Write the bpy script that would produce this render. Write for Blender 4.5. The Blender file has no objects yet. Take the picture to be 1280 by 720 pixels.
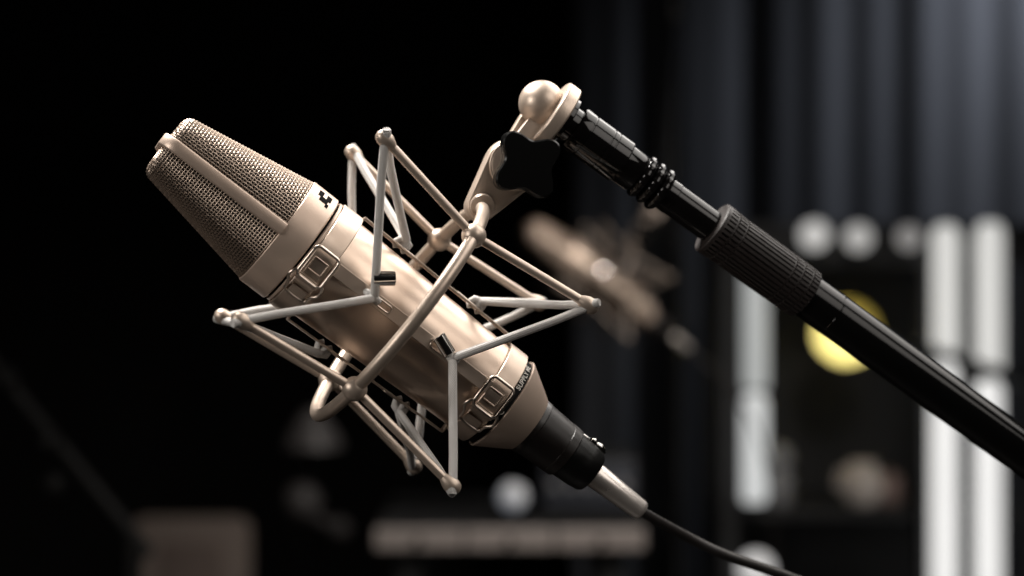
import bpy, math, random
import numpy as np
from mathutils import Matrix, Vector
random.seed(7)
sc = bpy.context.scene
col = sc.collection
R = math.radians

# ------------------------------------------------------------------ camera
H = 1.25                       # lens height above the floor (m)
FPX = 2552.5                   # focal length in pixels of a 1280 wide frame
cam = bpy.data.cameras.new('camera')
cam.sensor_width = 36.0
cam.lens = FPX / 1280 * 36.0
cam.clip_start = 0.05
cam.clip_end = 60
cam.dof.use_dof = True
cam.dof.focus_distance = 0.968
cam.dof.aperture_fstop = 4.3
cam_o = bpy.data.objects.new('camera', cam)
cam_o.location = (0, 0, H)
cam_o.rotation_euler = (R(90), 0, 0)
col.objects.link(cam_o)
sc.camera = cam_o

# ------------------------------------------------------------------ world
world = bpy.data.worlds.new('World')
sc.world = world
world.use_nodes = True
bg = world.node_tree.nodes['Background']
bg.inputs[0].default_value = (0.55, 0.5, 0.48, 1)
bg.inputs[1].default_value = 0.006

# ------------------------------------------------------------------ view
sc.view_settings.view_transform = 'Standard'
sc.view_settings.look = 'None'
sc.view_settings.exposure = 0
sc.view_settings.gamma = 1
sc.cycles.max_bounces = 8
sc.cycles.sample_clamp_indirect = 4

# ------------------------------------------------------------------ studio lamps
CEN = Vector((-0.055, 0.99, H))
def area(name, off, size, power, color, target=CEN, sy=None, spread=180):
    l = bpy.data.lights.new(name, 'AREA')
    l.shape = 'RECTANGLE'
    l.size = size; l.size_y = sy or size
    l.energy = power; l.color = color; l.spread = R(spread)
    o = bpy.data.objects.new(name, l)
    o.location = target + Vector(off)
    o.rotation_euler = (target - o.location).to_track_quat('-Z', 'Y').to_euler()
    col.objects.link(o)
    return o
area('softbox_overhead', (-0.32, 0.28, 0.80), 0.40, 14.5, (1.0, 0.95, 0.895), sy=0.35, spread=130)
area('softbox_right', (0.62, 0.30, 0.74), 0.95, 5.0, (1.0, 0.945, 0.885), sy=0.75, spread=130)
area('softbox_front', (0.72, -0.60, 0.62), 0.66, 1.9, (1.0, 0.93, 0.86), sy=0.62, spread=130)
area('softbox_left', (-0.85, -0.55, 0.32), 0.30, 1.5, (1.0, 0.945, 0.885), spread=110)
area('softbox_back', (0.40, 0.75, 0.72), 0.45, 1.3, (1.0, 0.95, 0.90), spread=110)
area('floor_bounce', (-0.75, 0.05, -0.75), 0.35, 0.05, (1.0, 0.82, 0.70), spread=120)

def W(px, py, d):
    """world point (m) seen at photo pixel (px,py) at depth d"""
    return Vector(((px - 640) / FPX * d, d, H - (py - 360) / FPX * d))
area('background_fill', (0.45, -0.70, 0.75), 0.25, 2.7, (1.0, 0.93, 0.86), target=Vector((0.12, 2.95, 1.20)), spread=75)  # unseen fill light added to brighten the side table and second microphone
area('curtain_lamp', (0.26, -0.46, 0.50), 0.15, 2.6, (0.88, 0.915, 1.0), target=W(1305, 20, 4.6), spread=90)

# ------------------------------------------------------------------ materials
def mat(name, color, rough=0.5, metal=0.0, **kw):
    m = bpy.data.materials.new(name)
    m.use_nodes = True
    nt = m.node_tree
    b = nt.nodes['Principled BSDF']
    b.inputs['Base Color'].default_value = (*color, 1)
    b.inputs['Roughness'].default_value = rough
    b.inputs['Metallic'].default_value = metal
    for k, v in kw.get('inp', {}).items():
        b.inputs[k].default_value = v
    tc = nt.nodes.new('ShaderNodeTexCoord')
    if 'vary' in kw:                     # (scale, amount) soft variation of colour and roughness
        s, a = kw['vary']
        n = nt.nodes.new('ShaderNodeTexNoise'); n.inputs['Scale'].default_value = s
        n.inputs['Detail'].default_value = 6
        nt.links.new(tc.outputs['Object'], n.inputs['Vector'])
        mp = nt.nodes.new('ShaderNodeMapRange')
        mp.inputs['From Min'].default_value = 0.3; mp.inputs['From Max'].default_value = 0.7
        mp.inputs['To Min'].default_value = max(0, rough - a); mp.inputs['To Max'].default_value = rough + a
        nt.links.new(n.outputs['Fac'], mp.inputs['Value'])
        nt.links.new(mp.outputs['Result'], b.inputs['Roughness'])
        mx = nt.nodes.new('ShaderNodeMix'); mx.data_type = 'RGBA'
        d = tuple(c * (1 - 0.9 * a) for c in color)
        mx.inputs[6].default_value = (*d, 1); mx.inputs[7].default_value = (*color, 1)
        nt.links.new(n.outputs['Fac'], mx.inputs[0])
        nt.links.new(mx.outputs[2], b.inputs['Base Color'])
    if 'bump' in kw:                     # (scale, strength, distance)
        s, st, dist = kw['bump']
        n2 = nt.nodes.new('ShaderNodeTexNoise'); n2.inputs['Scale'].default_value = s
        n2.inputs['Detail'].default_value = 3
        nt.links.new(tc.outputs['Object'], n2.inputs['Vector'])
        bp = nt.nodes.new('ShaderNodeBump')
        bp.inputs['Strength'].default_value = st; bp.inputs['Distance'].default_value = dist
        nt.links.new(n2.outputs['Fac'], bp.inputs['Height'])
        nt.links.new(bp.outputs['Normal'], b.inputs['Normal'])
    return m

NICKEL = mat('satin_nickel', (0.62, 0.495, 0.405), 0.37, 1.0, vary=(26, 0.05), bump=(2600, 0.08, 0.0002))
COLLAR = mat('matt_nickel', (0.58, 0.455, 0.37), 0.45, 0.5, vary=(80, 0.05), bump=(3000, 0.15, 0.0002))
STRAP = mat('strap_nickel', (0.57, 0.465, 0.385), 0.45, 0.9, vary=(90, 0.07), bump=(2600, 0.14, 0.0002))
PAINT = mat('mount_nickel', (0.55, 0.45, 0.37), 0.40, 0.6, vary=(120, 0.07), bump=(1800, 0.16, 0.0003))
WIRE = mat('grille_wire', (0.50, 0.40, 0.325), 0.36, 0.9)
LOOPW = mat('latch_wire', (0.60, 0.52, 0.45), 0.28, 1.0)
CHROME = mat('chrome', (0.80, 0.78, 0.75), 0.10, 1.0)
SILVER = mat('brushed_silver', (0.80, 0.74, 0.69), 0.30, 0.7, vary=(120, 0.06))
BCHROME = mat('black_chrome', (0.005, 0.0045, 0.0045), 0.06, 0.0, vary=(40, 0.02), inp={'IOR': 1.38})
BTUBE = mat('black_enamel', (0.004, 0.004, 0.004), 0.10, 0.0, vary=(90, 0.03), inp={'IOR': 1.32}, bump=(700, 0.04, 0.0002))
RUBBER = mat('dark_rubber', (0.024, 0.019, 0.018), 0.5, 0.0, vary=(300, 0.1), bump=(1500, 0.3, 0.0002), inp={'IOR': 1.4})
BPLAST = mat('black_plastic', (0.005, 0.005, 0.005), 0.33, 0.0, vary=(200, 0.06), inp={'IOR': 1.4})
KNOB = mat('knob_black', (0.003, 0.003, 0.003), 0.24, 0.0, inp={'IOR': 1.3})
BROWNB = mat('connector_brown_black', (0.012, 0.009, 0.008), 0.40, 0.0, vary=(200, 0.06))
DARK = mat('grille_inside', (0.008, 0.007, 0.006), 0.8, 0.0)
BAND = mat('band_black', (0.006, 0.006, 0.006), 0.8, inp={'Specular IOR Level': 0.15})
PRINT = mat('white_print', (0.72, 0.68, 0.62), 0.6)
INK = mat('black_ink', (0.006, 0.0055, 0.005), 0.9, inp={'Specular IOR Level': 0.05})
CABLE = mat('cable_rubber', (0.022, 0.019, 0.018), 0.5, 0.0, vary=(200, 0.06))

def add_chips(m, scale, thr, color):
    nt = m.node_tree; b = nt.nodes['Principled BSDF']
    tc = nt.nodes.new('ShaderNodeTexCoord'); mp = nt.nodes.new('ShaderNodeMapping')
    mp.inputs['Scale'].default_value = (1, 1, .35)
    nt.links.new(tc.outputs['Object'], mp.inputs['Vector'])
    n = nt.nodes.new('ShaderNodeTexNoise'); n.inputs['Scale'].default_value = scale; n.inputs['Detail'].default_value = 5; n.inputs['Roughness'].default_value = .65
    nt.links.new(mp.outputs['Vector'], n.inputs['Vector'])
    r = nt.nodes.new('ShaderNodeMapRange'); r.inputs['From Min'].default_value = thr; r.inputs['From Max'].default_value = thr + .015
    nt.links.new(n.outputs['Fac'], r.inputs['Value'])
    mx = nt.nodes.new('ShaderNodeMix'); mx.data_type = 'RGBA'
    old = b.inputs['Base Color'].links[0].from_socket if b.inputs['Base Color'].links else None
    if old: nt.links.new(old, mx.inputs[6])
    else: mx.inputs[6].default_value = b.inputs['Base Color'].default_value
    mx.inputs[7].default_value = (*color, 1)
    nt.links.new(r.outputs[0], mx.inputs[0]); nt.links.new(mx.outputs[2], b.inputs['Base Color'])
add_chips(BTUBE, 130, 0.70, (0.16, 0.15, 0.14))
add_chips(PAINT, 260, 0.76, (0.20, 0.15, 0.11))

def cord_mat():
    m = mat('elastic_braid', (0.74, 0.70, 0.66), 0.85)
    nt = m.node_tree; b = nt.nodes['Principled BSDF']
    uv = nt.nodes.new('ShaderNodeUVMap')
    w = []
    for s in (1, -1):
        mp = nt.nodes.new('ShaderNodeMapping'); mp.inputs['Rotation'].default_value[2] = R(35 * s)
        nt.links.new(uv.outputs['UV'], mp.inputs['Vector'])
        wv = nt.nodes.new('ShaderNodeTexWave'); wv.inputs['Scale'].default_value = 0.8
        wv.inputs['Distortion'].default_value = 1.0
        nt.links.new(mp.outputs['Vector'], wv.inputs['Vector']); w.append(wv)
    ml = nt.nodes.new('ShaderNodeMath'); ml.operation = 'MULTIPLY'
    nt.links.new(w[0].outputs['Fac'], ml.inputs[0]); nt.links.new(w[1].outputs['Fac'], ml.inputs[1])
    bp = nt.nodes.new('ShaderNodeBump'); bp.inputs['Strength'].default_value = 0.8; bp.inputs['Distance'].default_value = 0.0004
    nt.links.new(ml.outputs[0], bp.inputs['Height']); nt.links.new(bp.outputs['Normal'], b.inputs['Normal'])
    cr = nt.nodes.new('ShaderNodeMapRange'); cr.inputs['To Min'].default_value = 0.58; cr.inputs['To Max'].default_value = 0.90
    nt.links.new(ml.outputs[0], cr.inputs['Value'])
    cc = nt.nodes.new('ShaderNodeCombineColor')
    for i, k in enumerate((1.0, 0.965, 0.925)):
        mm = nt.nodes.new('ShaderNodeMath'); mm.operation = 'MULTIPLY'; mm.inputs[1].default_value = k
        nt.links.new(cr.outputs[0], mm.inputs[0]); nt.links.new(mm.outputs[0], cc.inputs[i])
    nt.links.new(cc.outputs[0], b.inputs['Base Color'])
    return m
CORD = cord_mat()

def emit(name, color, strength):
    m = bpy.data.materials.new(name); m.use_nodes = True
    nt = m.node_tree; b = nt.nodes['Principled BSDF']
    b.inputs['Base Color'].default_value = (0.5, 0.5, 0.5, 1)
    b.inputs['Emission Color'].default_value = (*color, 1)
    b.inputs['Emission Strength'].default_value = strength
    return m

# ------------------------------------------------------------------ mesh helpers (units: mm)
class MB:
    def __init__(s): s.v = []; s.f = []; s.uv = {}
    def add(s, vs, fs):
        o = len(s.v); s.v += [tuple(map(float, p)) for p in vs]; s.f += [tuple(i + o for i in f) for f in fs]
        return o
    def grid(s, rows, closed_u=True, cap0=False, cap1=False):
        n = len(rows[0]); o = len(s.v)
        for r in rows: s.v += [tuple(map(float, p)) for p in r]
        for j in range(len(rows) - 1):
            for i in range(n if closed_u else n - 1):
                a = o + j * n + i; b = o + j * n + (i + 1) % n
                s.f.append((a, b, b + n, a + n))
        if cap0: s.f.append(tuple(o + i for i in reversed(range(n))))
        if cap1: s.f.append(tuple(o + (len(rows) - 1) * n + i for i in range(n)))
    def lathe(s, prof, seg=64, fr=None, caps=True):
        """prof: list of (z, r), z descending or ascending; fr: function mapping local (x,y,z)"""
        if prof[0][0] > prof[-1][0]: prof = prof[::-1]
        rows = []
        for z, r in prof:
            rows.append([(r * math.cos(2 * math.pi * i / seg), r * math.sin(2 * math.pi * i / seg), z) for i in range(seg)])
        if fr: rows = [[fr(p) for p in row] for row in rows]
        s.grid(rows, True, caps, caps)
    def tube(s, path, r, seg=10, closed=False, caps=True, uvscale=None):
        P = [Vector(p) for p in path]; n = len(P)
        rr = r if hasattr(r, '__len__') else [r] * n
        rows = []; up = None
        for i in range(n):
            a = P[i - 1] if (i > 0 or closed) else P[i]
            b = P[(i + 1) % n] if (i < n - 1 or closed) else P[i]
            t = (b - a).normalized()
            if up is None:
                up = Vector((0, 0, 1)) if abs(t.z) < 0.9 else Vector((1, 0, 0))
            u = (up - t * up.dot(t)).normalized(); w = t.cross(u); up = u
            rows.append([P[i] + (u * math.cos(2 * math.pi * k / seg) + w * math.sin(2 * math.pi * k / seg)) * rr[i] for k in range(seg)])
        if closed: rows.append(rows[0])
        s.grid(rows, True, caps and not closed, caps and not closed)
    def sphere(s, c, r, seg=24, rings=14):
        rows = []
        for j in range(rings + 1):
            a = math.pi * (0.001 + 0.998 * j / rings)
            rows.append([(c[0] + r * math.sin(a) * math.cos(2 * math.pi * i / seg), c[1] + r * math.sin(a) * math.sin(2 * math.pi * i / seg), c[2] - r * math.cos(a)) for i in range(seg)])
        s.grid(rows, True, True, True)
    def box(s, lo, hi, fr=None):
        x0, y0, z0 = lo; x1, y1, z1 = hi
        v = [(x0, y0, z0), (x1, y0, z0), (x1, y1, z0), (x0, y1, z0), (x0, y0, z1), (x1, y0, z1), (x1, y1, z1), (x0, y1, z1)]
        if fr: v = [fr(p) for p in v]
        s.add(v, [(3, 2, 1, 0), (4, 5, 6, 7), (0, 1, 5, 4), (1, 2, 6, 5), (2, 3, 7, 6), (3, 0, 4, 7)])
    def prism(s, outline, x0, x1, bev=0.0, fr=None):
        """outline: list of (y,z); extruded along x with small chamfer"""
        c = np.mean(outline, axis=0)
        def row(x, k):
            o = []
            for p in outline:
                d = np.array(p) - c; L = np.linalg.norm(d); q = c + d * (1 - k / max(L, 1e-6))
                o.append((x, q[0], q[1]))
            return o
        rows = [row(x0, bev), row(x0 + bev, 0), row(x1 - bev, 0), row(x1, bev)] if bev else [row(x0, 0), row(x1, 0)]
        if fr: rows = [[fr(p) for p in r] for r in rows]
        s.grid(rows, True, True, True)
    def build(s, name, m, parent=None, smooth=35, bevel=None, xf=None, uv=False):
        me = bpy.data.meshes.new(name)
        vs = s.v if xf is None else [xf(p) for p in s.v]
        me.from_pydata([(p[0] * .001, p[1] * .001, p[2] * .001) for p in vs], [], s.f)
        me.validate()
        import bmesh
        bm = bmesh.new(); bm.from_mesh(me); bmesh.ops.recalc_face_normals(bm, faces=bm.faces); bm.to_mesh(me); bm.free()
        me.materials.append(m)
        if smooth:
            me.shade_smooth()
            me.set_sharp_from_angle(angle=R(smooth))
        o = bpy.data.objects.new(name, me)
        col.objects.link(o)
        if bevel:
            md = o.modifiers.new('bevel', 'BEVEL'); md.width = bevel * .001; md.segments = 2; md.limit_method = 'ANGLE'; md.angle_limit = R(40)
        if parent is not None: o.parent = parent
        return o

def empty(name, mw=None, label=None, cat=None, group=None):
    o = bpy.data.objects.new(name, None); o.empty_display_size = 0.02
    col.objects.link(o)
    if mw is not None: o.matrix_world = mw
    tag(o, label, cat, group)
    return o
def tag(o, label=None, cat=None, group=None, kind=None):
    if label: o['label'] = label
    if cat: o['category'] = cat
    if group: o['group'] = group
    if kind: o['kind'] = kind
    return o
def copy_tree(o, parent=None):
    c = o.copy(); col.objects.link(c); c.parent = parent
    for ch in list(o.children):
        copy_tree(ch, c)
    return c
# ------------------------------------------------------------------ frames
RM = np.array([[0.21353586, 0.60566414, -0.7664518], [0.00191408, -0.78480507, -0.61963403], [-0.97693335, 0.13084704, -0.16874331]])
TM = np.array([-54.916, 11.008, 993.8]) * .001
WC = np.array([[1, 0, 0], [0, 0, 1], [0, -1, 0]], float)
rw = WC @ RM; tw = WC @ TM + np.array([0, 0, H])
MOUNT = Matrix([[*rw[0], tw[0]], [*rw[1], tw[1]], [*rw[2], tw[2]], [0, 0, 0, 1]])
# microphone hangs a little low and a hair tilted in its elastic mount
AY, AT = -5.4, 0.0156
MIC_L = Matrix.Translation((0, AY * .001, 0)) @ Matrix.Rotation(AT, 4, 'X')
MIC = MOUNT @ MIC_L
def m2n(p):                      # microphone mm -> mount mm
    x, y, z = p
    return (x, AY + y * math.cos(AT) - z * math.sin(AT), y * math.sin(AT) + z * math.cos(AT))

# ================================================================== SETTING
room = dict()
def plain_box(name, lo, hi, m, parent=None, bevel=None):
    b = MB(); b.box([c * 1000 for c in lo], [c * 1000 for c in hi])
    return b.build(name, m, parent, smooth=None, bevel=bevel)
FLOORM = mat('studio_floor', (0.020, 0.017, 0.015), 0.5, vary=(6, 0.1))
WALLM = mat('studio_wall', (0.012, 0.011, 0.011), 0.85, vary=(4, 0.05))
b = MB(); b.add([(-6000, -1500, 0), (6000, -1500, 0), (6000, 6500, 0), (-6000, 6500, 0)], [(0, 1, 2, 3)])
tag(b.build('floor', FLOORM, smooth=None), kind='structure')
b = MB(); b.add([(-6000, 6400, 0), (6000, 6400, 0), (6000, 6400, 4000), (-6000, 6400, 4000)], [(0, 1, 2, 3)])
tag(b.build('wall', WALLM, smooth=None), kind='structure')

# ================================================================== MICROPHONE
mic = empty('studio_microphone', MIC, 'large champagne nickel microphone with woven wire head, hung from the boom with rubber grip', 'microphone')

def sect(ax, by, p, n):
    t = np.linspace(0, 2 * np.pi, 1441)
    c, s_ = np.cos(t), np.sin(t)
    x = ax * np.sign(c) * np.abs(c) ** (2 / p); y = by * np.sign(s_) * np.abs(s_) ** (2 / p)
    L = np.r_[0, np.cumsum(np.hypot(np.diff(x), np.diff(y)))]
    q = np.linspace(0, L[-1], n, endpoint=False)
    return np.c_[np.interp(q, L, x), np.interp(q, L, y)]
HZ0, HZ1, HR = 70.0, 132.4, 4.8
def head_profile(step):
    """list of (z, inset, k) along the wall, round the shoulder and over the top"""
    out = []; n = int((HZ1 - HZ0) / step)
    for i in range(n): out.append((HZ0 + (HZ1 - HZ0) * i / n, 0.0))
    m = max(3, int(HR * math.pi / 2 / step) + 1)
    for i in range(m + 1):
        a = math.pi / 2 * i / m
        out.append((HZ1 + HR * math.sin(a), HR * (1 - math.cos(a))))
    d = HR + step
    while d < 13.5:
        out.append((HZ1 + HR + 0.02 * (d - HR), d)); d += step
    return out
def head_row(z, d, n, off=0.0):
    k = min(1, max(0, (z - HZ0) / (HZ1 - HZ0)))
    ax = 28.6 - 1.8 * k - d + off; by = 28.6 - 11.6 * k ** 1.0 - d + off
    p = 2.0 + 1.1 * k
    s_ = sect(max(ax, .5), max(by, .5), p, n)
    return np.c_[s_, np.full(n, z)]
NL = 108
prof = head_profile(1.6)
base = np.array([head_row(z, d, NL) for z, d in prof])       # rows x NL x 3
outer = np.array([head_row(z, d, NL, 0.5) for z, d in prof])
outer[:, :, 2] += np.array([[0.5 if d > HR else 0.5 * (d / HR)] for z, d in prof])
nrm = outer - base
AMP = 0.74
b = MB()
J = len(prof)
WR = 0.265
for i in range(NL):
    pth = [base[j, i] + nrm[j, i] * (AMP * (1 if (i + j) % 2 else -1)) for j in range(J)]
    b.tube(pth, WR, 6)
for j in range(J):
    pth = [base[j, i] + nrm[j, i] * (AMP * (-1 if (i + j) % 2 else 1)) for i in range(NL)]
    b.tube(pth, WR, 6, closed=True)
g = b.build('grille_mesh', WIRE, mic, smooth=60)
tag(g, 'woven wire mesh head', kind='stuff')
b = MB()
rows = [head_row(z, d, 96, -2.4) for z, d in prof]
b.grid([list(map(tuple, r)) for r in rows], True, True, True)
b.build('grille_lining', DARK, mic)

# rib over the head, between the two mesh halves
def sweep(b, path, nor, prof2, caps=True):
    rows = []
    for p, n in zip(path, nor):
        p = np.array(p); n = np.array(n)
        rows.append([tuple(p + n * a + np.array([0, 1, 0]) * c) for a, c in prof2])
    b.grid(rows, True, caps, caps)
pth, nor = [], []
xb, xt, zt, rc = 28.9, 27.4, 138.9, 8.5
for i in range(9):
    k = i / 8; pth.append((xb + (xt - xb) * k, 0, 70.2 + (zt - rc - 70.2) * k)); nor.append((1, 0, 0))
for i in range(1, 9):
    a = math.pi / 2 * i / 8
    pth.append((xt - rc + rc * math.cos(a), 0, zt - rc + rc * math.sin(a))); nor.append((math.cos(a), 0, math.sin(a)))
half = list(zip(pth, nor))
full = half + [((-p[0], 0, p[2]), (-n[0], 0, n[2])) for p, n in reversed(half)]
b = MB()
w_ = 3.2
sweep(b, [p for p, n in full], [n for p, n in full], [(-2.0, -w_), (0.35, -w_), (1.15, -w_ + .3), (1.45, -w_ + .8), (1.45, w_ - .8), (1.15, w_ - .3), (0.35, w_), (-2.0, w_)])
b.build('grille_rib', COLLAR, mic, smooth=50)

b = MB(); b.lathe([(70.9, 27.8), (70.9, 29.1), (70.5, 29.5), (69.6, 29.6), (56.3, 29.5), (55.8, 29.1), (55.7, 28.0)], 96)
collar = b.build('collar', COLLAR, mic)
b = MB(); b.lathe([(55.9, 27.2), (54.3, 27.2)], 96); b.build('groove', INK, mic)
b = MB(); b.lathe([(54.6, 27.5), (54.6, 28.7), (54.3, 28.9), (53.4, 28.9), (53.1, 28.6), (53.1, 27.5)], 96); b.build('retaining_ring', COLLAR, mic)
# pattern symbol let into the collar: a stepped black S-like mark
def cyl(phi, z, r):              # angle (deg) from the camera-facing side towards the upper side
    return (r * math.cos(R(phi)), r * math.sin(R(phi)), z)
def patch(b, phi0, phi1, z0, z1, r0, r1, n=5):
    rows = []
    for i in range(n + 1):
        ph = phi0 + (phi1 - phi0) * i / n
        rows.append([cyl(ph, z0, r0), cyl(ph, z1, r0), cyl(ph, z1, r1), cyl(ph, z0, r1)])
    b.grid(rows, True, True, True)
b = MB()
patch(b, 55, 66, 64.0, 66.7, 29.3, 29.72)
patch(b, 55, 66, 59.4, 62.1, 29.3, 29.72)
patch(b, 49, 56.5, 60.6, 65.2, 29.3, 29.74)
patch(b, 45, 50, 59.6, 61.2, 29.3, 29.70)
b.build('pattern_mark', INK, collar, smooth=None)

bp_ = [(53.1, 27.6), (40, 27.3), (0, 25.9), (-40, 24.7), (-64.2, 24.1)]
def body_r(z):
    zs = [p[0] for p in bp_][::-1]; rs = [p[1] for p in bp_][::-1]
    return float(np.interp(z, zs, rs))
b = MB(); b.lathe([(z, body_r(z)) for z in np.linspace(53.1, -64.0, 24)], 128); b.build('body_tube', NICKEL, mic)
b = MB(); b.lathe([(-63.9, 24.0), (-68.2, 24.0)], 96); band = b.build('printed_band', BAND, mic)
b = MB(); b.lathe([(-68.0, 24.0), (-68.1, 25.1), (-68.5, 25.35), (-69.2, 25.2), (-84.6, 15.9), (-85.6, 15.2), (-85.8, 13)], 96)
b.build('tail_cone', COLLAR, mic)

def wrap_text(txt, size, phi0, zc, r, parent, m, flip=False):
    cu = bpy.data.curves.new('lettering', 'FONT'); cu.body = txt; cu.size = size; cu.offset = size * .022; cu.space_character = 1.08
    cu.align_y = 'CENTER'
    to = bpy.data.objects.new('lettering_tmp', cu); col.objects.link(to)
    dg = bpy.context.evaluated_depsgraph_get()
    me = bpy.data.meshes.new_from_object(to.evaluated_get(dg))
    bpy.data.objects.remove(to); bpy.data.curves.remove(cu)
    import bmesh
    bm = bmesh.new(); bm.from_mesh(me)
    bmesh.ops.subdivide_edges(bm, edges=[e for e in bm.edges if e.calc_length() > size * .3], cuts=2)
    for v in bm.verts:
        u, w = v.co.x, v.co.y
        ph = phi0 + math.degrees(u / r)
        q = cyl(ph, zc + w, r)
        v.co = Vector(q) * .001
    bmesh.ops.recalc_face_normals(bm, faces=bm.faces)
    bm.to_mesh(me); bm.free()
    me.materials.append(m)
    o = bpy.data.objects.new('lettering', me); col.objects.link(o); o.parent = parent
    return o
wrap_text('SUPPLY ME', 3.5, 20, -66.15, 24.06, band, PRINT)
wrap_text('C', 3.5, -16, -66.15, 24.06, band, PRINT)

# ================================================================== CABLE WITH CONNECTOR
cab = empty('microphone_cable', MIC, 'black cable with shiny silver sleeve, plugged into the large crisp microphone', 'cable')
b = MB(); b.lathe([(-85.2, 12), (-85.2, 14.6), (-86, 15.0), (-88.5, 15.0), (-88.9, 14.6), (-104.5, 13.7), (-104.7, 13.95), (-109.2, 13.7), (-109.6, 13.3), (-109.8, 11)], 72)
b.build('coupling_ring', BROWNB, cab)
b = MB(); b.lathe([(-109.5, 12.2), (-110, 12.6), (-118.5, 12.1), (-124.8, 11.2), (-126.2, 10.2), (-126.4, 5)], 72)
b.build('connector_shell', BPLAST, cab)
b = MB()
b.box((-3, 11.0, -116), (3, 12.9, -110.2)); b.box((-3, 9.8, -118.6), (3, 14.0, -115.4))
b.tube([(0, 12.9, -116.5), (0, 12.2, -119), (0, 12.6, -121.5), (0, 12.0, -123.5), (0, 10.8, -125.4)], [2.2, 1.7, 2.1, 1.9, 1.4], 12)
b.build('latch_lever', CHROME, cab, smooth=40, bevel=0.4, xf=None)
b = MB(); b.lathe([(-125.8, 5.6), (-126.0, 6.3), (-126.8, 6.5), (-156.8, 5.2), (-158.2, 4.9), (-158.9, 4.2), (-158.9, 2.2)], 48)
b.build('strain_relief', SILVER, cab)
mi = MIC.inverted()
def to_mic(p): return tuple((mi @ p) * 1000)
cp = [(0, 0, -150), (0, 0, -160)]
for px, py, d in ((855, 669, 1.046), (900, 691, 1.054), (945, 707, 1.060), (985, 721, 1.066), (1040, 744, 1.075), (1100, 785, 1.09), (1150, 850, 1.10), (1175, 950, 1.12), (1190, 1200, 1.12)):
    cp.append(to_mic(W(px, py, d)))
def spline(P, n=10):
    P = [np.array(p, float) for p in P]; P = [2 * P[0] - P[1]] + P + [2 * P[-1] - P[-2]]
    out = []
    for i in range(1, len(P) - 2):
        for k in range(n):
            t = k / n; a, b_, c, d = P[i - 1:i + 3]
            out.append(0.5 * (2 * b_ + (c - a) * t + (2 * a - 5 * b_ + 4 * c - d) * t * t + (3 * b_ - a - 3 * c + d) * t ** 3))
    out.append(P[-2]); return out
e = W(1190, 1200, 1.12)
for q in ((e.x + .01, 1.13, .5), (e.x + .02, 1.14, .2), (e.x + .05, 1.15, .02), (e.x + .2, 1.2, .003), (e.x + .5, 1.3, .003)):
    cp.append(to_mic(Vector(q)))
b = MB(); b.tube(spline(cp), 2.6, 12); b.build('cord', CABLE, cab, smooth=60)

# ================================================================== SHOCK MOUNT
mount = empty('shock_mount', MOUNT, 'nickel ring mount with white elastic cords cradling the large crisp microphone', 'shock mount')
RR = 64.0; c45 = math.sqrt(.5)
ANG = {'A': (1, 1), 'B': (-1, 1), 'C': (1, -1), 'D': (-1, -1)}
b = MB(); b.tube([(RR * math.cos(t), RR * math.sin(t), 0) for t in np.linspace(0, 2 * np.pi, 97)[:-1]], 3.25, 16, closed=True)
b.build('ring', PAINT, mount, smooth=60)
RT, LP, LM = 75.2, 62.1, 63.2
tips = {}
for k, (sx, sy) in ANG.items():
    b = MB(); b.sphere((RR * c45 * sx, RR * c45 * sy, 0), 5.9); b.build('joint_ball', PAINT, mount, smooth=60)
    for sg, L in ((1, LP), (-1, LM)):
        a = Vector((RR * c45 * sx, RR * c45 * sy, 0)); e = Vector((RT * c45 * sx, RT * c45 * sy, sg * L))
        d = (e - a).normalized()
        b = MB(); b.tube([a, a.lerp(e, .5), e], 2.15, 14)
        arm = b.build('arm', PAINT, mount, smooth=60)
        b = MB(); b.tube([e - d * 6.5, e - d * 4.5, e - d * 2.5, e, e + d * 2.2, e + d * 3.4, e + d * 3.9], [2.2, 3.1, 3.8, 3.95, 3.3, 2.0, .4], 16)
        b.build('tip', PAINT, arm, smooth=60)
        tips[k, sg] = (e, d)

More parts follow.
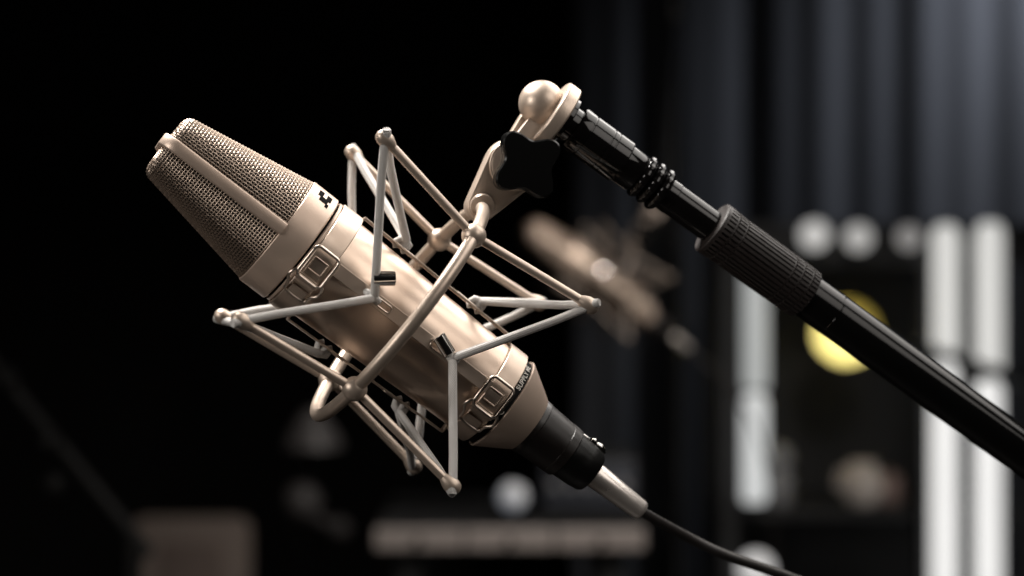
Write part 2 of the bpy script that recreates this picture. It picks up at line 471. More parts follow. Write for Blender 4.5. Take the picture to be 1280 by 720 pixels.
# inner cradle: two straps, four slotted bars (built in microphone coordinates)
BR = 31.0
def strap(z0, z1, r):
    b = MB()
    pr = [(z0, r - 1.5), (z0, r - .35), (z0 - .35, r), (z1 + .35, r), (z1, r - .35), (z1, r - 1.5)]
    rows = []
    for z, rr in pr + [pr[0]]:
        rows.append([m2n(cyl(360 * i / 96, z, rr)) for i in range(96)])
    b.grid(rows, True)
    return b.build('strap', STRAP, mount)
su = strap(52.6, 41.2, 29.9)
sl = strap(-53.2, -63.9, 26.3)
bars = {}
def rotz(p, phi):
    c, s_ = math.cos(R(phi)), math.sin(R(phi)); return (p[0] * c - p[1] * s_, p[0] * s_ + p[1] * c, p[2])
BW = 3.3
for nm, phi in (('F', 0), ('T', 90), ('K', 180), ('O', 270)):
    b = MB(); fr = lambda p, ph=phi: m2n(rotz((p[0] - (41 - p[2]) * .021 - .3, p[1], p[2]), ph))
    zz = [41.0, 22.0, 7.0, -17.5, -33.0, -53.0]
    for a, c in ((0, 1), (2, 3), (4, 5)):
        b.box((BR - .5, -BW, zz[c]), (BR + .5, BW, zz[a]), fr)
    for a, c in ((1, 2), (3, 4)):
        for s_ in (-1, 1):
            lo, hi = sorted((s_ * BW, s_ * 1.45))
            b.box((BR - .5, lo, zz[c]), (BR + .5, hi, zz[a]), fr)
    # feet joining the bar to the straps
    b.box((29.0, -BW + .3, 40.2), (BR - .5, BW - .3, 41.3), fr); b.box((27.0, -BW + .3, -53.3), (BR - .5, BW - .3, -52.0), fr)
    bar = b.build('bar', STRAP, mount, smooth=None, bevel=0.2)
    bars[nm] = bar
    for z0, z1 in ((22.0, 7.0), (-17.5, -33.0)):
        b = MB(); st = []
        for i in range(9):
            a = math.pi * i / 8; st.append((BR + .55, 1.7 * math.cos(a), z0 - 1.7 + 1.7 * math.sin(a)))
        for i in range(9):
            a = math.pi * i / 8; st.append((BR + .55, -1.7 * math.cos(a), z1 + 1.7 - 1.7 * math.sin(a)))
        b.tube([fr(p) for p in st], 0.45, 8, closed=True); b.build('slot_rim', LOOPW, bar, smooth=60)

# elastic cords: tip -> bar -> tip ... round both ends
order = ['A', 'F', 'C', 'O', 'D', 'K', 'B', 'T']
PHI = {'F': 0, 'T': 90, 'K': 180, 'O': 270}
def lug_pt(nm, sg, rad, dz=0, dv=0):
    z = 17.5 if sg > 0 else -29.5
    return Vector(m2n(rotz((rad - (41 - z) * .021 - .3, dv, z + dz), PHI[nm])))
def cord_uv(o, seg, n, length):
    me = o.data; uvl = me.uv_layers.new(name='UVMap')
    for poly in me.polygons:
        for li in poly.loop_indices:
            vi = me.loops[li].vertex_index
            j, i = divmod(vi, seg)
            uvl.data[li].uv = (j / max(1, n - 1) * length, i / seg * 8)
def cord(path, r=2.1, seg=12):
    b = MB(); b.tube(path, r, seg)
    o = b.build('elastic_cord', CORD, mount, smooth=60)
    L = sum((Vector(path[i + 1]) - Vector(path[i])).length for i in range(len(path) - 1))
    cord_uv(o, seg, len(path), L * 0.55)
    return o
for sg in (1, -1):
    for i, nm in enumerate(order):
        if nm in PHI: continue
        e, d = tips[nm, sg]
        rad = Vector((e.x, e.y, 0)).normalized()
        hook = e + d * 0.8 + rad * 3.4
        for s_ in (-1, 1):
            o_ = order[(i + s_) % 8]
            P = lug_pt(o_, sg, BR + 4.4)
            # which side of the bar the cord arrives on
            tang = (e - P); tang = tang.normalized()
            P2 = P + tang * 1.6
            side = Vector(m2n(rotz((0, 1, 0), PHI[o_]))) - Vector(m2n((0, 0, 0)))
            sd = 1 if side.dot(tang) > 0 else -1
            Q = lug_pt(o_, sg, BR + 1.0, 0, 0.2 * sd)
            E2 = e + rad * 1.2 + (P2 - e).normalized() * 3.2 + d * 1.0
            mid = E2.lerp(P2, .5)
            jit = Vector((random.uniform(-.35, .35), random.uniform(-.35, .35), random.uniform(-.35, .35)))
            cord([hook - (P2 - e).normalized() * 1.0, hook + (P2 - e).normalized() * 1.6, E2 + rad * 1.2 + (P2 - e).normalized() * 2.2, E2.lerp(P2, .25) + jit, mid + jit, E2.lerp(P2, .75) + jit, P2, Q])
    for nm in PHI:        # the cord's knot round the bar at the slot
        P = lug_pt(nm, sg, BR + 1.2)
        b = MB(); fr = lambda p, ph=PHI[nm], z=(17.5 if sg > 0 else -29.5): m2n(rotz((BR - (41 - z) * .021 - .3 + p[0], p[1], z + p[2]), ph))
        b.tube([fr((x, y, z)) for x, y, z in ((-1.6, 0, 2.6), (.6, .3, 4.4), (3.4, .2, 3.0), (4.2, 0, .4), (3.2, -.2, -2.2), (.4, -.2, -2.4), (-1.6, 0, -.8))], [1.3, 1.7, 2.0, 2.2, 2.0, 1.7, 1.2], 12)
        o = b.build('cord_knot', CORD, mount, smooth=60); cord_uv(o, 12, 7, 6)
# chrome ferrules crimped on the cords
def ferrule(px, py, x, dirpx, L=9.6, w=3.0):
    dpt = None
    inv = MOUNT.inverted()
    def hit(px, py):
        o_ = inv @ Vector((0, 0, H)); q = inv @ W(px, py, 1.0); dd = q - o_
        s_ = (x * .001 - o_.x) / dd.x
        return (o_ + dd * s_) * 1000
    c = hit(px, py); e = hit(px + dirpx[0], py + dirpx[1]); u = (e - c).normalized()
    b = MB(); b.tube([c - u * L / 2, c - u * (L / 2 - .3), c + u * (L / 2 - .3), c + u * L / 2], [w - .3, w, w, w - .3], 20)
    b.build('ferrule', CHROME, mount, smooth=40)
ferrule(480, 348, 36, (10, 0), 10.4, 3.5)
ferrule(555, 431, 33, (-10, -16), 10.4, 3.3)

# wire latches on both straps
def rrect(u0, u1, v0, v1, r, n=5):
    o = []
    for cx, cy, a0 in ((u1 - r, v1 - r, 0), (u0 + r, v1 - r, 90), (u0 + r, v0 + r, 180), (u1 - r, v0 + r, 270)):
        for i in range(n + 1):
            a = R(a0 + 90 * i / n); o.append((cx + r * math.cos(a), cy + r * math.sin(a)))
    return o
def latch(zc, r, parent, phi):
    # v runs round the strap (mm), u along the axis
    def S(u, v, h): 
        rr = r + h; ph = phi + math.degrees(v / r)
        return m2n(cyl(ph, zc + u, rr))
    b = MB()
    for (u0, u1, v0, v1, h) in ((-4.2, 4.2, -6.5, 4.6, .9), (-5.2, 5.2, -9.6, -5.0, 2.6)):
        rows = []
        for i in range(7):
            v = v0 + (v1 - v0) * i / 6
            rows.append([S(u0, v, 0.1), S(u1, v, 0.1), S(u1, v, h), S(u0, v, h)])
        b.grid(rows, True, True, True)
    plate = b.build('latch', STRAP, parent, smooth=None, bevel=.3)
    b = MB(); b.tube([S(u, v, 3.4 + .05 * (v + 7)) for u, v in rrect(-6.8, 6.8, -6.6, 8.6, 2.4)], .85, 10, closed=True); b.build('wire_loop', LOOPW, plate, smooth=60)
    b = MB(); b.tube([S(u, v, 1.3) for u, v in rrect(-3.6, 3.8, -2.0, 4.2, .6)], .4, 8, closed=True); b.build('tongue_rim', STRAP, plate, smooth=60)
    b = MB()
    pth = [(-6.6, -4.4, 3.0), (-8.2, -6.0, 3.6), (-8.6, -9, 3.4), (-6.6, -12, 2.2), (-6.2, -15, 1.2), (-5.4, -17, 1.1), (0, -17.6, 1.1), (5.4, -17, 1.1), (6.2, -15, 1.2), (6.8, -12, 2.2), (8.8, -9, 3.4), (8.2, -6, 3.6), (6.6, -4.4, 3.0)]
    b.tube([S(*p) for p in spline(pth, 4)], .85, 10); b.build('wire_loop', LOOPW, plate, smooth=60)
    b = MB(); b.tube([S(-6.2, -7, 2.0), S(6.2, -7, 2.0)], 1.5, 14); b.build('hinge_pin', STRAP, plate, smooth=40)
    b = MB()
    rows = []
    for i in range(7):
        v = -19.5 + 7.5 * i / 6; rows.append([S(-4.4, v, 0.1), S(4.4, v, 0.1), S(4.4, v, 1.3), S(-4.4, v, 1.3)])
    b.grid(rows, True, True, True); b.build('catch', STRAP, plate, smooth=None, bevel=.4)
latch(47.0, 29.9, su, -10)
latch(-57.5, 26.3, sl, -7)

# yoke, knob, swivel
def hull2(c0, r0, c1, r1, n=20):
    """outline of two circles with tangents, (y,z)"""
    c0, c1 = np.array(c0, float), np.array(c1, float); d = c1 - c0; L = np.hypot(*d); a = math.atan2(d[1], d[0])
    th = math.acos((r0 - r1) / L); o = []
    for i in range(n + 1):
        t = a - th + 2 * th * i / n; 
        o.append(tuple(c1 + r1 * np.array([math.cos(t), math.sin(t)])))
    for i in range(n + 1):
        t = a + th + (2 * math.pi - 2 * th) * i / n
        o.append(tuple(c0 + r0 * np.array([math.cos(t), math.sin(t)])))
    return o
PV = (90.5, 0.0)
b = MB(); b.prism(hull2((65, 0), 7.4, PV, 13.6), -5.5, 5.5, .8)
yoke = b.build('yoke', PAINT, mount, smooth=50)
b = MB()
for s_ in (-1, 1):
    b.tube([(s_ * 5.0, 65 - .15, 0), (s_ * 7.6, 64.9, 0), (s_ * 8.2, 64.8, 0)], [6.4, 6.2, 5.4], 28)
b.build('boss', PAINT, yoke, smooth=40)
b = MB(); b.tube([(x, PV[0], PV[1]) for x in (5.3, 6.6, 6.9)], [11.6, 11.6, 11.2], 48); b.build('pivot_disc', PAINT, yoke, smooth=40)
b = MB(); b.tube([(6.0, PV[0] + 13.0 * math.cos(t) * .92, PV[1] + 13.0 * math.sin(t) * .92) for t in np.linspace(0, 2 * np.pi, 49)[:-1]], .7, 8, closed=True); b.build('pivot_rim', PAINT, yoke, smooth=60)
# four-lobed clamping knob
ko = []
KC = (92.5, -3.0)
for i in range(64):
    t = 2 * math.pi * i / 64
    q = abs(math.cos(2 * (t + R(18))))
    rad = 12.0 + 6.4 * q ** 2.3
    ko.append((KC[0] + rad * math.cos(t), KC[1] + rad * math.sin(t)))
b = MB(); b.prism(ko, 13.0, 21.5, .9); b.tube([(5, PV[0], PV[1]), (12, KC[0], KC[1])], 6, 20)
b.build('clamp_knob', KNOB, mount, smooth=28)
# swivel tab, ball and flange
b = MB(); b.prism(hull2((93, 0.5), 8.5, (114, 3.5), 8.2), -7.6, -1.2, .5); b.build('swivel_tab', PAINT, mount, smooth=50)
b = MB(); b.box((-4.5, 100, -3), (4.5, 116, 8.5)); b.build('swivel_neck', PAINT, mount, smooth=None, bevel=.6)
BY = 0.068; BN = math.sqrt(1 + BY * BY)
def bfr(p):                      # boom frame (x, y, s along the boom) -> mount mm
    x, y, s_ = p
    return (x, 124.6 + (y + s_ * BY) / BN, (-s_ + y * BY) / BN)
b = MB(); b.sphere((0, 124.3, 7.4), 11.5, 40, 24); b.build('swivel_ball', PAINT, mount, smooth=60)
b = MB(); b.lathe([(-2.2, 9), (-2.2, 17.4), (-1.6, 18.2), (-1.0, 18.4), (4.2, 18.4), (4.9, 17.8), (5.1, 8)], 72, lambda p: bfr((p[0], p[1] - 1.6, p[2]))); b.build('flange', PAINT, mount)

# ================================================================== BOOM STAND
boom = empty('boom_stand', MOUNT, 'black boom stand with ribbed rubber grip, carrying the large crisp microphone', 'mic stand')
b = MB(); b.lathe([(5.0, 8), (5.1, 12.4), (7.6, 12.6), (8.2, 11.6), (8.6, 9.2), (12.4, 9.2)], 48, bfr); b.build('threaded_neck', BCHROME, boom)
b = MB(); b.lathe([(12.2, 9), (12.4, 11.0), (13.2, 11.5), (18.8, 11.5), (19.0, 11.0), (19.6, 11.0), (19.8, 11.5), (30.0, 11.5), (30.2, 11.1), (30.7, 11.1), (30.9, 11.5), (33.0, 11.5), (33.2, 11.1), (33.7, 11.1), (33.9, 11.5), (41.8, 11.5), (42.4, 11.0), (42.6, 9.5)], 64, bfr); b.build('adapter_sleeve', BCHROME, boom)
b = MB(); b.lathe([(42.4, 9), (42.5, 10.2), (52.0, 10.2), (52.6, 9.8), (52.7, 8)], 64, bfr); b.build('adapter_sleeve', BCHROME, boom)
for k in range(3):
    s0 = 52.6 + k * 5.6
    b = MB(); rows = []
    for s_, rr in ((0, 8.2), (.3, 9.6), (1.2, 10.9), (2.7, 11.3), (4.2, 10.9), (5.1, 9.6), (5.4, 8.2)):
        rows.append([bfr(((rr + .25 * math.cos(14 * t) * (rr - 8) / 3.3) * math.cos(t), (rr + .25 * math.cos(14 * t) * (rr - 8) / 3.3) * math.sin(t), s0 + s_)) for t in np.linspace(0, 2 * np.pi, 109)[:-1]])
    b.grid(rows, True, True, True); b.build('lock_ring', BCHROME, boom, smooth=60)
b = MB(); b.lathe([(68, 8.6), (74, 8.7), (74.3, 8.4), (101, 8.4)], 48, bfr); b.build('inner_tube', BCHROME, boom)
# ribbed grip: real ribs, with ring grooves
b = MB(); NR = 34; rows = []
gro = [(99.0, 8.6), (99.0, 11.2), (99.6, 11.9), (101.5, 12.15)]
zs = [99.0, 99.01, 99.7, 101.6, 101.9, 106.2, 106.5, 107.3, 107.6, 112.0, 112.3, 113.0, 113.3, 143.0, 143.3, 144.0, 144.3, 148.4, 148.7, 149.4, 149.7, 154.2, 154.5, 155.2, 155.5, 159.2, 159.7, 160.2, 160.21]
rs = [8.6, 11.0, 11.9, 12.0] + [12.15, 12.15, 11.2, 11.2] * 5 + [12.1, 11.9, 11.2, 9.5] + [9.5]
rs = rs[:len(zs)]
for z, rr in zip(zs, rs):
    row = []
    for i in range(NR):
        for fa, dr in ((0.0, -1.0), (.26, -1.0), (.36, 0), (.9, 0)):
            t = 2 * math.pi * (i + fa) / NR; q = rr + (dr if 101.7 < z < 159.5 and rr > 11.8 else 0)
            if 101.7 < z < 159.5 and rr < 11.8: q = min(rr, 12.15 + dr) if dr < 0 else rr
            if q > 10: q += 1.5 + .8 * max(0, (112 - z) / 13)
            row.append(bfr((q * math.cos(t), q * math.sin(t), z)))
    rows.append(row)
b.grid(rows, True, True, True); b.build('grip', RUBBER, boom, smooth=30)
BL = 900
b = MB(); b.lathe([(160, 9), (160.3, 11.2), (161, 11.4), (BL + 120, 11.4), (BL + 121, 9)], 48, bfr); b.build('boom_tube', BTUBE, boom)
b = MB()
for s0 in (176.0,):
    b.lathe([(s0, 11.3), (s0 + .2, 11.5), (s0 + .9, 11.5), (s0 + 1.1, 11.3)], 48, bfr, caps=False)
b.build('tube_seam', BTUBE, boom)
# stand below, out of frame: clutch, post, tripod
cl = MOUNT @ (Vector(bfr((0, 0, BL))) * .001)
b = MB(); b.lathe([(BL - 30, 11), (BL - 28, 19), (BL + 28, 19), (BL + 30, 11)], 40, bfr); b.build('boom_clutch', BPLAST, boom)
mti = MOUNT.inverted()
def wm(p): return (mti @ Vector(p)) * 1000
b = MB(); b.tube([wm((cl.x, cl.y, cl.z - .012)), wm((cl.x, cl.y, .10))], 11, 24); b.build('post', BTUBE, boom)
for k in range(3):
    a = R(30 + 120 * k)
    b = MB(); b.tube([wm((cl.x, cl.y, .17)), wm((cl.x + .32 * math.cos(a), cl.y + .32 * math.sin(a), .012))], 9, 16)
    leg = b.build('leg', BTUBE, boom)
    b = MB(); b.sphere(wm((cl.x + .325 * math.cos(a), cl.y + .325 * math.sin(a), .013)), 13, 16, 10); b.build('rubber_foot', RUBBER, leg, smooth=60)

# ================================================================== BACKGROUND

# ---- curtain
CURT = mat('curtain_cloth', (0.080, 0.085, 0.098), 0.9, 0.0, vary=(30, 0.05), inp={'Sheen Weight': 0.3})
cd = 4.6
x0 = (720 - 640) / FPX * cd; x1 = 2.2
NX = 420
rnd = random.Random(3)
ph = [rnd.uniform(0, 6.28) for _ in range(6)]
def fold(x, z):
    k = 1 + 0.15 * math.sin(x * 2.3 + ph[0])
    a = math.sin(x * 30 * k + ph[1] + .25 * math.sin(z * 1.3)) + .4 * math.sin(x * 57 + ph[2] + .4 * math.sin(z * .9 + 1)) + .5 * math.sin(x * 17 + ph[3])
    return a * 0.024
rows = []
for z in np.linspace(0.02, 2.9, 26):
    rows.append([(1000 * (x0 + (x1 - x0) * i / NX), 1000 * (cd + fold(x0 + (x1 - x0) * i / NX, z)), 1000 * z) for i in range(NX + 1)])
b = MB(); b.grid(rows, False)
o = b.build('curtain', CURT, smooth=80)
md = o.modifiers.new('thickness', 'SOLIDIFY'); md.thickness = 0.004
tag(o, 'blue-grey pleated curtain hanging behind the dark lit rack', 'curtain')
b = MB(); b.tube([(1000 * x0 - 60, cd * 1000, 2915), (1000 * x1 + 60, cd * 1000, 2915)], 14, 16)
tag(b.build('curtain_rail', BTUBE), 'black rail carrying the blue-grey pleated curtain', 'rail')

# ---- dark rack with lamps
RK = 3.6
BLK = mat('rack_black', (0.016, 0.016, 0.017), 0.6, vary=(8, 0.06))
def pxm(px, d=RK): return (px - 640) / FPX * d
def pzm(py, d=RK): return H - (py - 360) / FPX * d
rack = empty('equipment_rack', Matrix.Translation((pxm(1095), RK + .2, 0)), 'black open rack with lamps along its top and posts in front of the curtain', 'rack')
def rbox(name, x0, x1, y0, y1, z0, z1, parent=rack, m=BLK, org=None, bev=2):
    org = org or Vector((pxm(1095), RK + .2, 0))
    b = MB(); b.box(((x0 - org.x) * 1000, (y0 - org.y) * 1000, (z0 - org.z) * 1000), ((x1 - org.x) * 1000, (y1 - org.y) * 1000, (z1 - org.z) * 1000))
    return b.build(name, m, parent, smooth=None, bevel=bev)
rl, rr_ = pxm(905), pxm(1310)
ztop = pzm(279)
rbox('top_board', rl, rr_, RK + .03, RK + .42, ztop - .02, ztop)
rbox('rail', rl, rr_, RK + .05, RK + .075, ztop - .075, ztop - .0205)
rbox('back_panel', rl, rr_, RK + .40, RK + .415, .02, ztop - .0205)
for xp in (rl, pxm(1160), rr_ - .03):
    rbox('post', xp, xp + .03, RK + .051, RK + .09, 0, ztop - .0755)
zsh = pzm(642)
rbox('shelf', rl + .0305, rr_ - .0305, RK + .091, RK + .399, zsh - .02, zsh)
rbox('shelf', rl + .0305, rr_ - .0305, RK + .091, RK + .399, .3, .32)

def tube_lamp(px, py0, py1, wpx, m, label, group, flare=0):
    r = wpx / 2 / FPX * RK * 1000
    z0, z1 = pzm(py1) * 1000, pzm(py0) * 1000
    root = empty('tube_light', Matrix.Translation((pxm(px), RK + .012, z0 * .001)), label, 'light', group)
    b = MB(); h = z1 - z0
    b.lathe([(1, r * .75), (4, r * .9), (9, r), (h - 24, r), (h - 12, r * .9), (h - 5, r * .72), (h - 1, r * .5)], 28); b.build('tube', m, root, smooth=60)
    for s0, s1 in ((0, 3), (h - 3, h)):
        b = MB(); b.lathe([(s0, r * .5), (s1, r * .5)], 20); b.build('end_cap', BPLAST, root)
    for zz in (h * .2, h * .8):
        b = MB(); b.box((-6, r * .9, zz - 6), (6, 60, zz + 6)); b.build('bracket', BPLAST, root)
    return root
TL = emit('tube_glow', (1.0, 0.99, 0.95), 0.66)
TL3 = emit('tube_glow_strong', (1.0, 0.99, 0.97), 0.84)
TL2 = emit('tube_glow_soft', (0.97, 1.0, 1.0), 0.55)
tube_lamp(945, 322, 488, 32, emit('tube_glow_dim', (0.95, 1.0, 0.99), 0.34), 'upper tube light on the single post beside the rubber grip', 'tube lights')
tube_lamp(944, 491, 630, 32, TL2, 'lower tube light on the single post, below a thin gap', 'tube lights')
tube_lamp(1184, 280, 446, 33, TL, 'shorter upper tube light of the bright pair, nearer the yellow lamp', 'tube lights')
tube_lamp(1239, 277, 466, 34, TL, 'longer upper tube light of the bright pair, farther from the yellow lamp', 'tube lights')
tube_lamp(1182, 452, 860, 34, TL3, 'long lower tube light of the bright pair, nearer the yellow lamp', 'tube lights')
tube_lamp(1238, 474, 860, 34, TL3, 'long lower tube light of the bright pair, farther from the yellow lamp', 'tube lights')

def globe(name, px, py, rpx, m, label, cat, group, d=RK, dy=0.0, stem=None):
    r = rpx / FPX * d * 1000
    p = W(px, py, d); p.y += dy
    root = empty(name, Matrix.Translation(p), label, cat, group)
    b = MB(); b.sphere((0, 0, 0), r, 28, 18); b.build('globe', m, root, smooth=60)
    b = MB()
    if stem == 'back': b.tube([(0, r * .8, 0), (0, r + 22, 0)], r * .45, 18)
    elif stem == 'down': b.lathe([(-r - 14, r * .8), (-r - 10, r * .8), (-r - 6, r * .45), (-r * .85, r * .45)], 24)
    b.build('socket', BPLAST, root)
    return root
globe('globe_bulb', 1018, 294, 18, emit('bulb_a', (1.0, .98, .95), .50), 'brightest of the three round bulbs on the rack top, beside the rubber grip', 'bulb', 'round bulbs along the rack top', stem='back')
globe('globe_bulb', 1073, 297, 17, emit('bulb_b', (1.0, .98, .95), .40), 'middle one of the three round bulbs along the rack top', 'bulb', 'round bulbs along the rack top', stem='back')
globe('globe_bulb', 1136, 297, 15, emit('bulb_c', (1.0, .96, .94), .22), 'dimmest of the three round bulbs on the rack top, next to the bright tubes', 'bulb', 'round bulbs along the rack top', stem='back')

# ---- yellow glowing globe inside the rack, lit by a small bulb low inside it
YEL = bpy.data.materials.new('yellow_shade'); YEL.use_nodes = True
nt = YEL.node_tree; nt.nodes.remove(nt.nodes['Principled BSDF'])
tr = nt.nodes.new('ShaderNodeBsdfTranslucent'); tr.inputs[0].default_value = (0.80, 0.71, 0.32, 1)
df = nt.nodes.new('ShaderNodeBsdfDiffuse'); df.inputs[0].default_value = (0.78, 0.70, 0.30, 1)
ms = nt.nodes.new('ShaderNodeMixShader'); ms.inputs[0].default_value = .4
nt.links.new(tr.outputs[0], ms.inputs[1]); nt.links.new(df.outputs[0], ms.inputs[2]); nt.links.new(ms.outputs[0], nt.nodes['Material Output'].inputs[0])
yp = W(1058, 415, 3.72); yr = 40 / FPX * 3.72 * 1000
yg = empty('pendant_lamp', Matrix.Translation(yp), 'round yellow pendant lamp hanging in the rack, half hidden by the boom', 'lamp')
b = MB(); b.sphere((0, 0, 0), yr, 36, 24); b.build('lamp_shade', YEL, yg, smooth=60)
b = MB(); b.tube([(0, 0, yr * .98), (0, 0, (pzm(279) - .0205 - yp.z) * 1000)], 2.5, 8); b.build('cord', BPLAST, yg)
l = bpy.data.lights.new('pendant_bulb', 'SPOT'); l.spot_size = R(150); l.spot_blend = .8; l.energy = 0.75; l.color = (1, .95, .75); l.shadow_soft_size = .02
lo = bpy.data.objects.new('pendant_bulb', l); lo.parent = yg; lo.location = (.006, .01, .015); lo.rotation_euler = (R(-25), R(25), 0); col.objects.link(lo)

# ---- small things on the rack shelf
CREAM = mat('cream_glaze', (0.74, 0.66, 0.60), 0.4, vary=(20, .05))
PINKG = mat('pinkish_clay', (0.42, 0.30, 0.27), 0.6, vary=(20, .05))
GREY = mat('grey_plastic', (0.30, 0.30, 0.31), 0.5, vary=(20, .05))
def pot(px, d, hpx, rpx, prof_, m, name, label, cat):
    x = pxm(px, d); h = hpx / FPX * d * 1000; r = rpx / FPX * d * 1000
    root = empty(name, Matrix.Translation((x, d, zsh + .001)), label, cat)
    b = MB(); b.lathe([(h * a, r * c) for a, c in prof_], 32); b.build('vessel', m, root, smooth=50)
    return root
p_ = pot(1078, 3.72, 54, 26, [(0, .55), (.03, .62), (.3, .95), (.55, 1.0), (.8, .8), (.9, .62), (1, .66), (.96, .5), (.9, .45)], CREAM, 'cream_jug', 'round cream jug standing on the dark rack shelf', 'jug')
b = MB(); hh = 54 / FPX * 3.72 * 1000; b.tube([(-22, 0, hh * .85), (-40, 0, hh * .8), (-46, 0, hh * .5), (-30, 0, hh * .28)], 4, 10); b.build('handle', CREAM, p_, smooth=60)
p_ = pot(1112, 3.74, 34, 16, [(0, .8), (.05, .9), (.7, 1.0), (.78, .9), (1, .9)], PINKG, 'clay_pot', 'small pinkish clay pot beside the cream jug', 'pot')
b = MB(); hh = 34 / FPX * 3.74 * 1000; b.lathe([(hh, 19), (hh + 4, 19), (hh + 5, 6), (hh + 12, 5)], 24); b.build('lid', PINKG, p_, smooth=50)
p_ = pot(974, 3.74, 60, 15, [(0, .9), (.04, 1), (.6, 1), (.75, .6), (.8, .5)], GREY, 'grey_bottle', 'dim grey bottle with a round stopper beside the lower tube light', 'bottle')
b = MB(); b.sphere((0, 0, 60 / FPX * 3.74 * 1000 * .98), 24, 20, 12); b.build('stopper', GREY, p_, smooth=60)
# bulb low on the rack post
globe('globe_bulb', 945, 712, 22, emit('bulb_d', (1, .98, .97), .55), 'round white bulb behind the black cable, low on the rack', 'bulb', None, stem='back')

# ---- table with pale edge
TD = 3.0
WOOD = mat('pale_table_edge', (0.33, 0.29, 0.27), 0.6, vary=(9, .08))
tx0, tx1 = pxm(466, TD), pxm(808, TD); tz1, tz0 = pzm(663, TD), pzm(688, TD)
org = Vector(((tx0 + tx1) / 2, TD + .25, 0))
tab = empty('side_table', Matrix.Translation(org), 'small table with thick pale edge behind the microphone cable', 'table')
rbox('table_top', tx0, tx1, TD + .0255, TD + .5, tz0, tz1, tab, BLK, org, 4)
for k in range(3):
    wx = (tx1 - tx0) / 3
    fp = rbox('drawer_front', tx0 + k * wx + .002, tx0 + (k + 1) * wx - .002, TD, TD + .025, tz0, tz1 + .001, tab, WOOD, org, 3)
    b = MB(); kx = (tx0 + (k + .5) * wx - org.x) * 1000; kz = (tz0 + tz1) / 2 * 1000
    b.tube([(kx, -249, kz), (kx, -258, kz), (kx, -266, kz), (kx, -268, kz)], [3, 3, 6.5, 5], 16); b.build('pull', BPLAST, fp, smooth=50)
for ax_ in (tx0 + .03, tx1 - .07):
    for ay_ in (TD + .03, TD + .43):
        rbox('leg', ax_, ax_ + .04, ay_, ay_ + .04, 0, tz0 - .0005, tab, BLK, org, 2)
bl = globe('table_lamp', 641, 621, 18, emit('bulb_e', (.80, .87, 1.0), .14), 'dim bluish round lamp standing on the pale edged table', 'lamp', None, d=TD + .1, stem='down')

# ---- amplifier standing on the table
AMP_M = mat('amp_front', (0.05, 0.055, 0.07), 0.45, vary=(15, .06))
az = tz1 + .002; ax0, ax1 = pxm(676, 3.2), pxm(796, 3.2)
org = Vector(((ax0 + ax1) / 2, 3.3, az))
amp = empty('amplifier', Matrix.Translation(org), 'dark amplifier box with a row of knobs on the pale edged table', 'amplifier')
rbox('case', ax0, ax1, 3.2, 3.42, az + .008, az + .085, amp, BLK, org, 3)
rbox('front_plate', ax0 + .004, ax1 - .004, 3.196, 3.1995, az + .012, az + .081, amp, AMP_M, org, 1)
for k in range(5):
    xx = ((ax0 + .02 + k * (ax1 - ax0 - .04) / 4) - org.x) * 1000
    b = MB(); b.tube([(xx, -104.5, 46), (xx, -116, 46), (xx, -118, 46)], [8, 7.4, 6], 18); b.build('knob', GREY, amp)
for sx in (ax0 + .01, ax1 - .025):
    rbox('foot', sx, sx + .015, 3.22, 3.235, az, az + .0075, amp, BPLAST, org, 1)
    rbox('foot', sx, sx + .015, 3.38, 3.395, az, az + .0075, amp, BPLAST, org, 1)

# ---- unlit grey lamp on a stand
LD = 3.4
GLM = mat('lamp_grey', (0.06, 0.055, 0.055), 0.55, vary=(20, .06))
lx = pxm(378, LD)
lampo = empty('floor_lamp', Matrix.Translation((lx, LD, 0)), 'unlit grey lamp head on a dark jointed floor stand', 'lamp')
b = MB(); b.tube([(0, 0, 20), (0, 0, pzm(628, LD) * 1000), (14, 0, pzm(545, LD) * 1000)], 8, 14); b.build('stem', BTUBE, lampo)
b = MB(); b.lathe([(pzm(560, LD) * 1000, 52), (pzm(548, LD) * 1000, 48), (pzm(520, LD) * 1000, 22), (pzm(512, LD) * 1000, 12)], 32, lambda p: (p[0] + 16, p[1], p[2])); b.build('lamp_shade', GLM, lampo)
b = MB(); b.sphere((0, -4, pzm(628, LD) * 1000), 34, 24, 14); b.build('joint', GLM, lampo, smooth=60)
b = MB(); b.tube([(0, 0, pzm(640, LD) * 1000), (60, -10, pzm(660, LD) * 1000)], 9, 12); b.sphere((62, -10, pzm(660, LD) * 1000), 20, 18, 12); b.build('side_knob', GLM, lampo, smooth=60)
b = MB(); b.lathe([(0, 150), (12, 150), (22, 30)], 40); b.build('base', BTUBE, lampo)

# ---- chair with brown backrest
CD = 4.3
UPH = mat('brown_upholstery', (0.29, 0.235, 0.205), 0.85, vary=(12, .06), bump=(300, .3, .002))
cx0, cx1 = pxm(166, CD), pxm(314, CD); cz = pzm(646, CD)
org = Vector(((cx0 + cx1) / 2, CD + .2, 0))
ch = empty('chair', Matrix.Translation(org), 'brown upholstered chair with rounded backrest in the dark', 'chair')
hw = (cx1 - cx0) / 2 * 1000
b = MB()
ol = [(y, z) for y, z in rrect(-hw, hw, 430, cz * 1000, 28, 6)]
b.prism(ol, -230, -185, 8, fr=lambda p: (p[1], p[0], p[2])); bk = b.build('backrest', UPH, ch, smooth=50)
b = MB(); b.prism([(y, z) for y, z in rrect(-hw * .55, hw * .55, 440, cz * 1000 - 48, 20, 6)], -234, -229, 2, fr=lambda p: (p[1], p[0], p[2])); b.build('cushion', mat('dark_cushion', (0.20, 0.155, 0.135), 0.9), bk, smooth=50)
b = MB(); b.prism([(y, z) for y, z in rrect(-hw - 30, hw + 30, -184, 230, 40, 6)], 400, 450, 8, fr=lambda p: (p[1], p[2], p[0])); b.build('seat', UPH, ch, smooth=50)
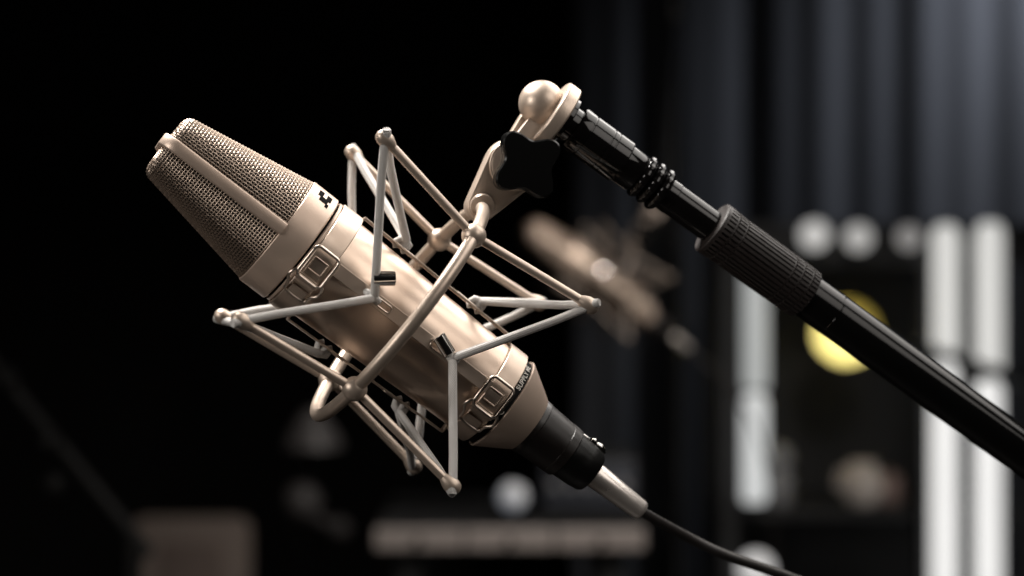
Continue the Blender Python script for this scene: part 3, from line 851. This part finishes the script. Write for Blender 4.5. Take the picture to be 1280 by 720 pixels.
for sx in (-1, 1):
    for yy in (-165, 205):
        b = MB(); b.tube([(sx * hw * .95, yy, 0), (sx * hw * .9, yy * .95, 400)], [11, 14], 14); b.build('leg', BTUBE, ch)

# ---- dark stand arm far left
AD = 2.4
a0, a1 = W(-260, 150, AD), W(165, 668, AD)
arm_o = empty('spare_stand', Matrix.Translation((a1.x, AD, 0)), 'dark stand arm slanting down with two grey knobs beside the brown chair', 'mic stand')
DGR = mat('dark_grey_metal', (0.010, 0.0095, 0.0095), 0.6, vary=(30, .06))
def rel(p): return ((p.x - a1.x) * 1000, (p.y - AD) * 1000, p.z * 1000)
b = MB(); b.tube([rel(a0), rel(a1 + (a1 - a0) * .05)], 9, 14); b.build('arm', DGR, arm_o)
for q in ((6, 474), (60, 552), (66, 606)):
    b = MB(); b.sphere(rel(W(q[0], q[1], AD - .01)), 15, 18, 12); b.build('knob', DGR, arm_o, smooth=60)
b = MB(); b.tube([(0, 0, 15), (0, 0, a1.z * 1000)], 12, 16); b.build('post', DGR, arm_o)
b = MB(); b.lathe([(0, 140), (10, 140), (18, 20)], 40); b.build('base', DGR, arm_o)

# ---- dark arm crossing the bright tubes
q0, q1 = W(1120, 424, 3.3), W(1420, 520, 3.3)
org = Vector((q1.x, 3.3, 0))
xa = empty('crossing_stand', Matrix.Translation(org), 'thin black stand arm crossing in front of the bright tube pair', 'mic stand')
b = MB(); b.tube([tuple((q0 - org) * 1000), tuple((q1 - org) * 1000)], 8, 12); b.build('arm', BTUBE, xa)
b = MB(); b.tube([(0, 0, 15), (0, 0, q1.z * 1000 + 10)], 11, 16); b.build('post', BTUBE, xa)
b = MB(); b.lathe([(0, 140), (10, 140), (18, 20)], 40); b.build('base', BTUBE, xa)

# ---- second microphone in its mount, further back
BD = 2.95
bw = W(757, 352, BD)
BGM = Matrix.Translation(bw) @ Matrix.Rotation(R(-1.5), 4, 'Y') @ MOUNT.to_3x3().to_4x4()
m2 = copy_tree(mic); m2.matrix_world = BGM @ MIC_L
tag(m2, 'second champagne microphone, blurred, hanging further back beyond the first mount', 'microphone')
n2 = copy_tree(mount); n2.matrix_world = BGM
DIMM = mat('dimmed_mount', (0.20, 0.165, 0.14), 0.5, 0.5, vary=(120, 0.06))  # weaker light on the rear mount, painted as a darker metal and cord colour
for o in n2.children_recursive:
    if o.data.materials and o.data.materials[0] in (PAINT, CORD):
        o.material_slots[0].link = 'OBJECT'; o.material_slots[0].material = DIMM
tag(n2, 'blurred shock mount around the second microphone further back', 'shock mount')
# its cable connector, without the long cord of the first one
c2 = empty('microphone_cable', BGM @ MIC_L, 'blurred connector and drooping cable of the second microphone', 'cable')
for chd in cab.children:
    if chd.name.startswith('cord'): continue
    k = chd.copy(); col.objects.link(k); k.parent = c2
i2 = (BGM @ MIC_L).inverted()
cp2 = [(0, 0, -150), (0, 0, -160), (0, -2, -180)]
e2 = (BGM @ MIC_L) @ Vector((0, 0, -.18))
for q in ((.05, .01, -.05), (.10, .03, -.16), (.12, .05, -.4), (.13, .06, -.8), (.16, .1, .004 - e2.z), (.4, .3, .004 - e2.z)):
    cp2.append(tuple((i2 @ (e2 + Vector(q))) * 1000))
b = MB(); b.tube(spline(cp2, 6), 2.15, 8); b.build('cord', CABLE, c2, smooth=60)
# and its stand: arm rising from the swivel to a tall post
sw = BGM @ (Vector(bfr((0, 0, 5))) * .001)
st2 = empty('boom_stand', Matrix.Translation((sw.x + .05, sw.y + .35, 0)), 'tall black stand behind the second blurred microphone', 'mic stand')
o2 = Vector((sw.x + .05, sw.y + .35, 0))
b = MB(); b.tube([tuple((sw - o2) * 1000), (0, 0, (sw.z + .32) * 1000)], 10, 16); b.build('boom_tube', BTUBE, st2)
b = MB(); b.tube([(0, 0, 15), (0, 0, (sw.z + .36) * 1000)], 12, 16); b.build('post', BTUBE, st2)
b = MB(); b.lathe([(0, 150), (10, 150), (20, 20)], 40); b.build('base', BTUBE, st2)
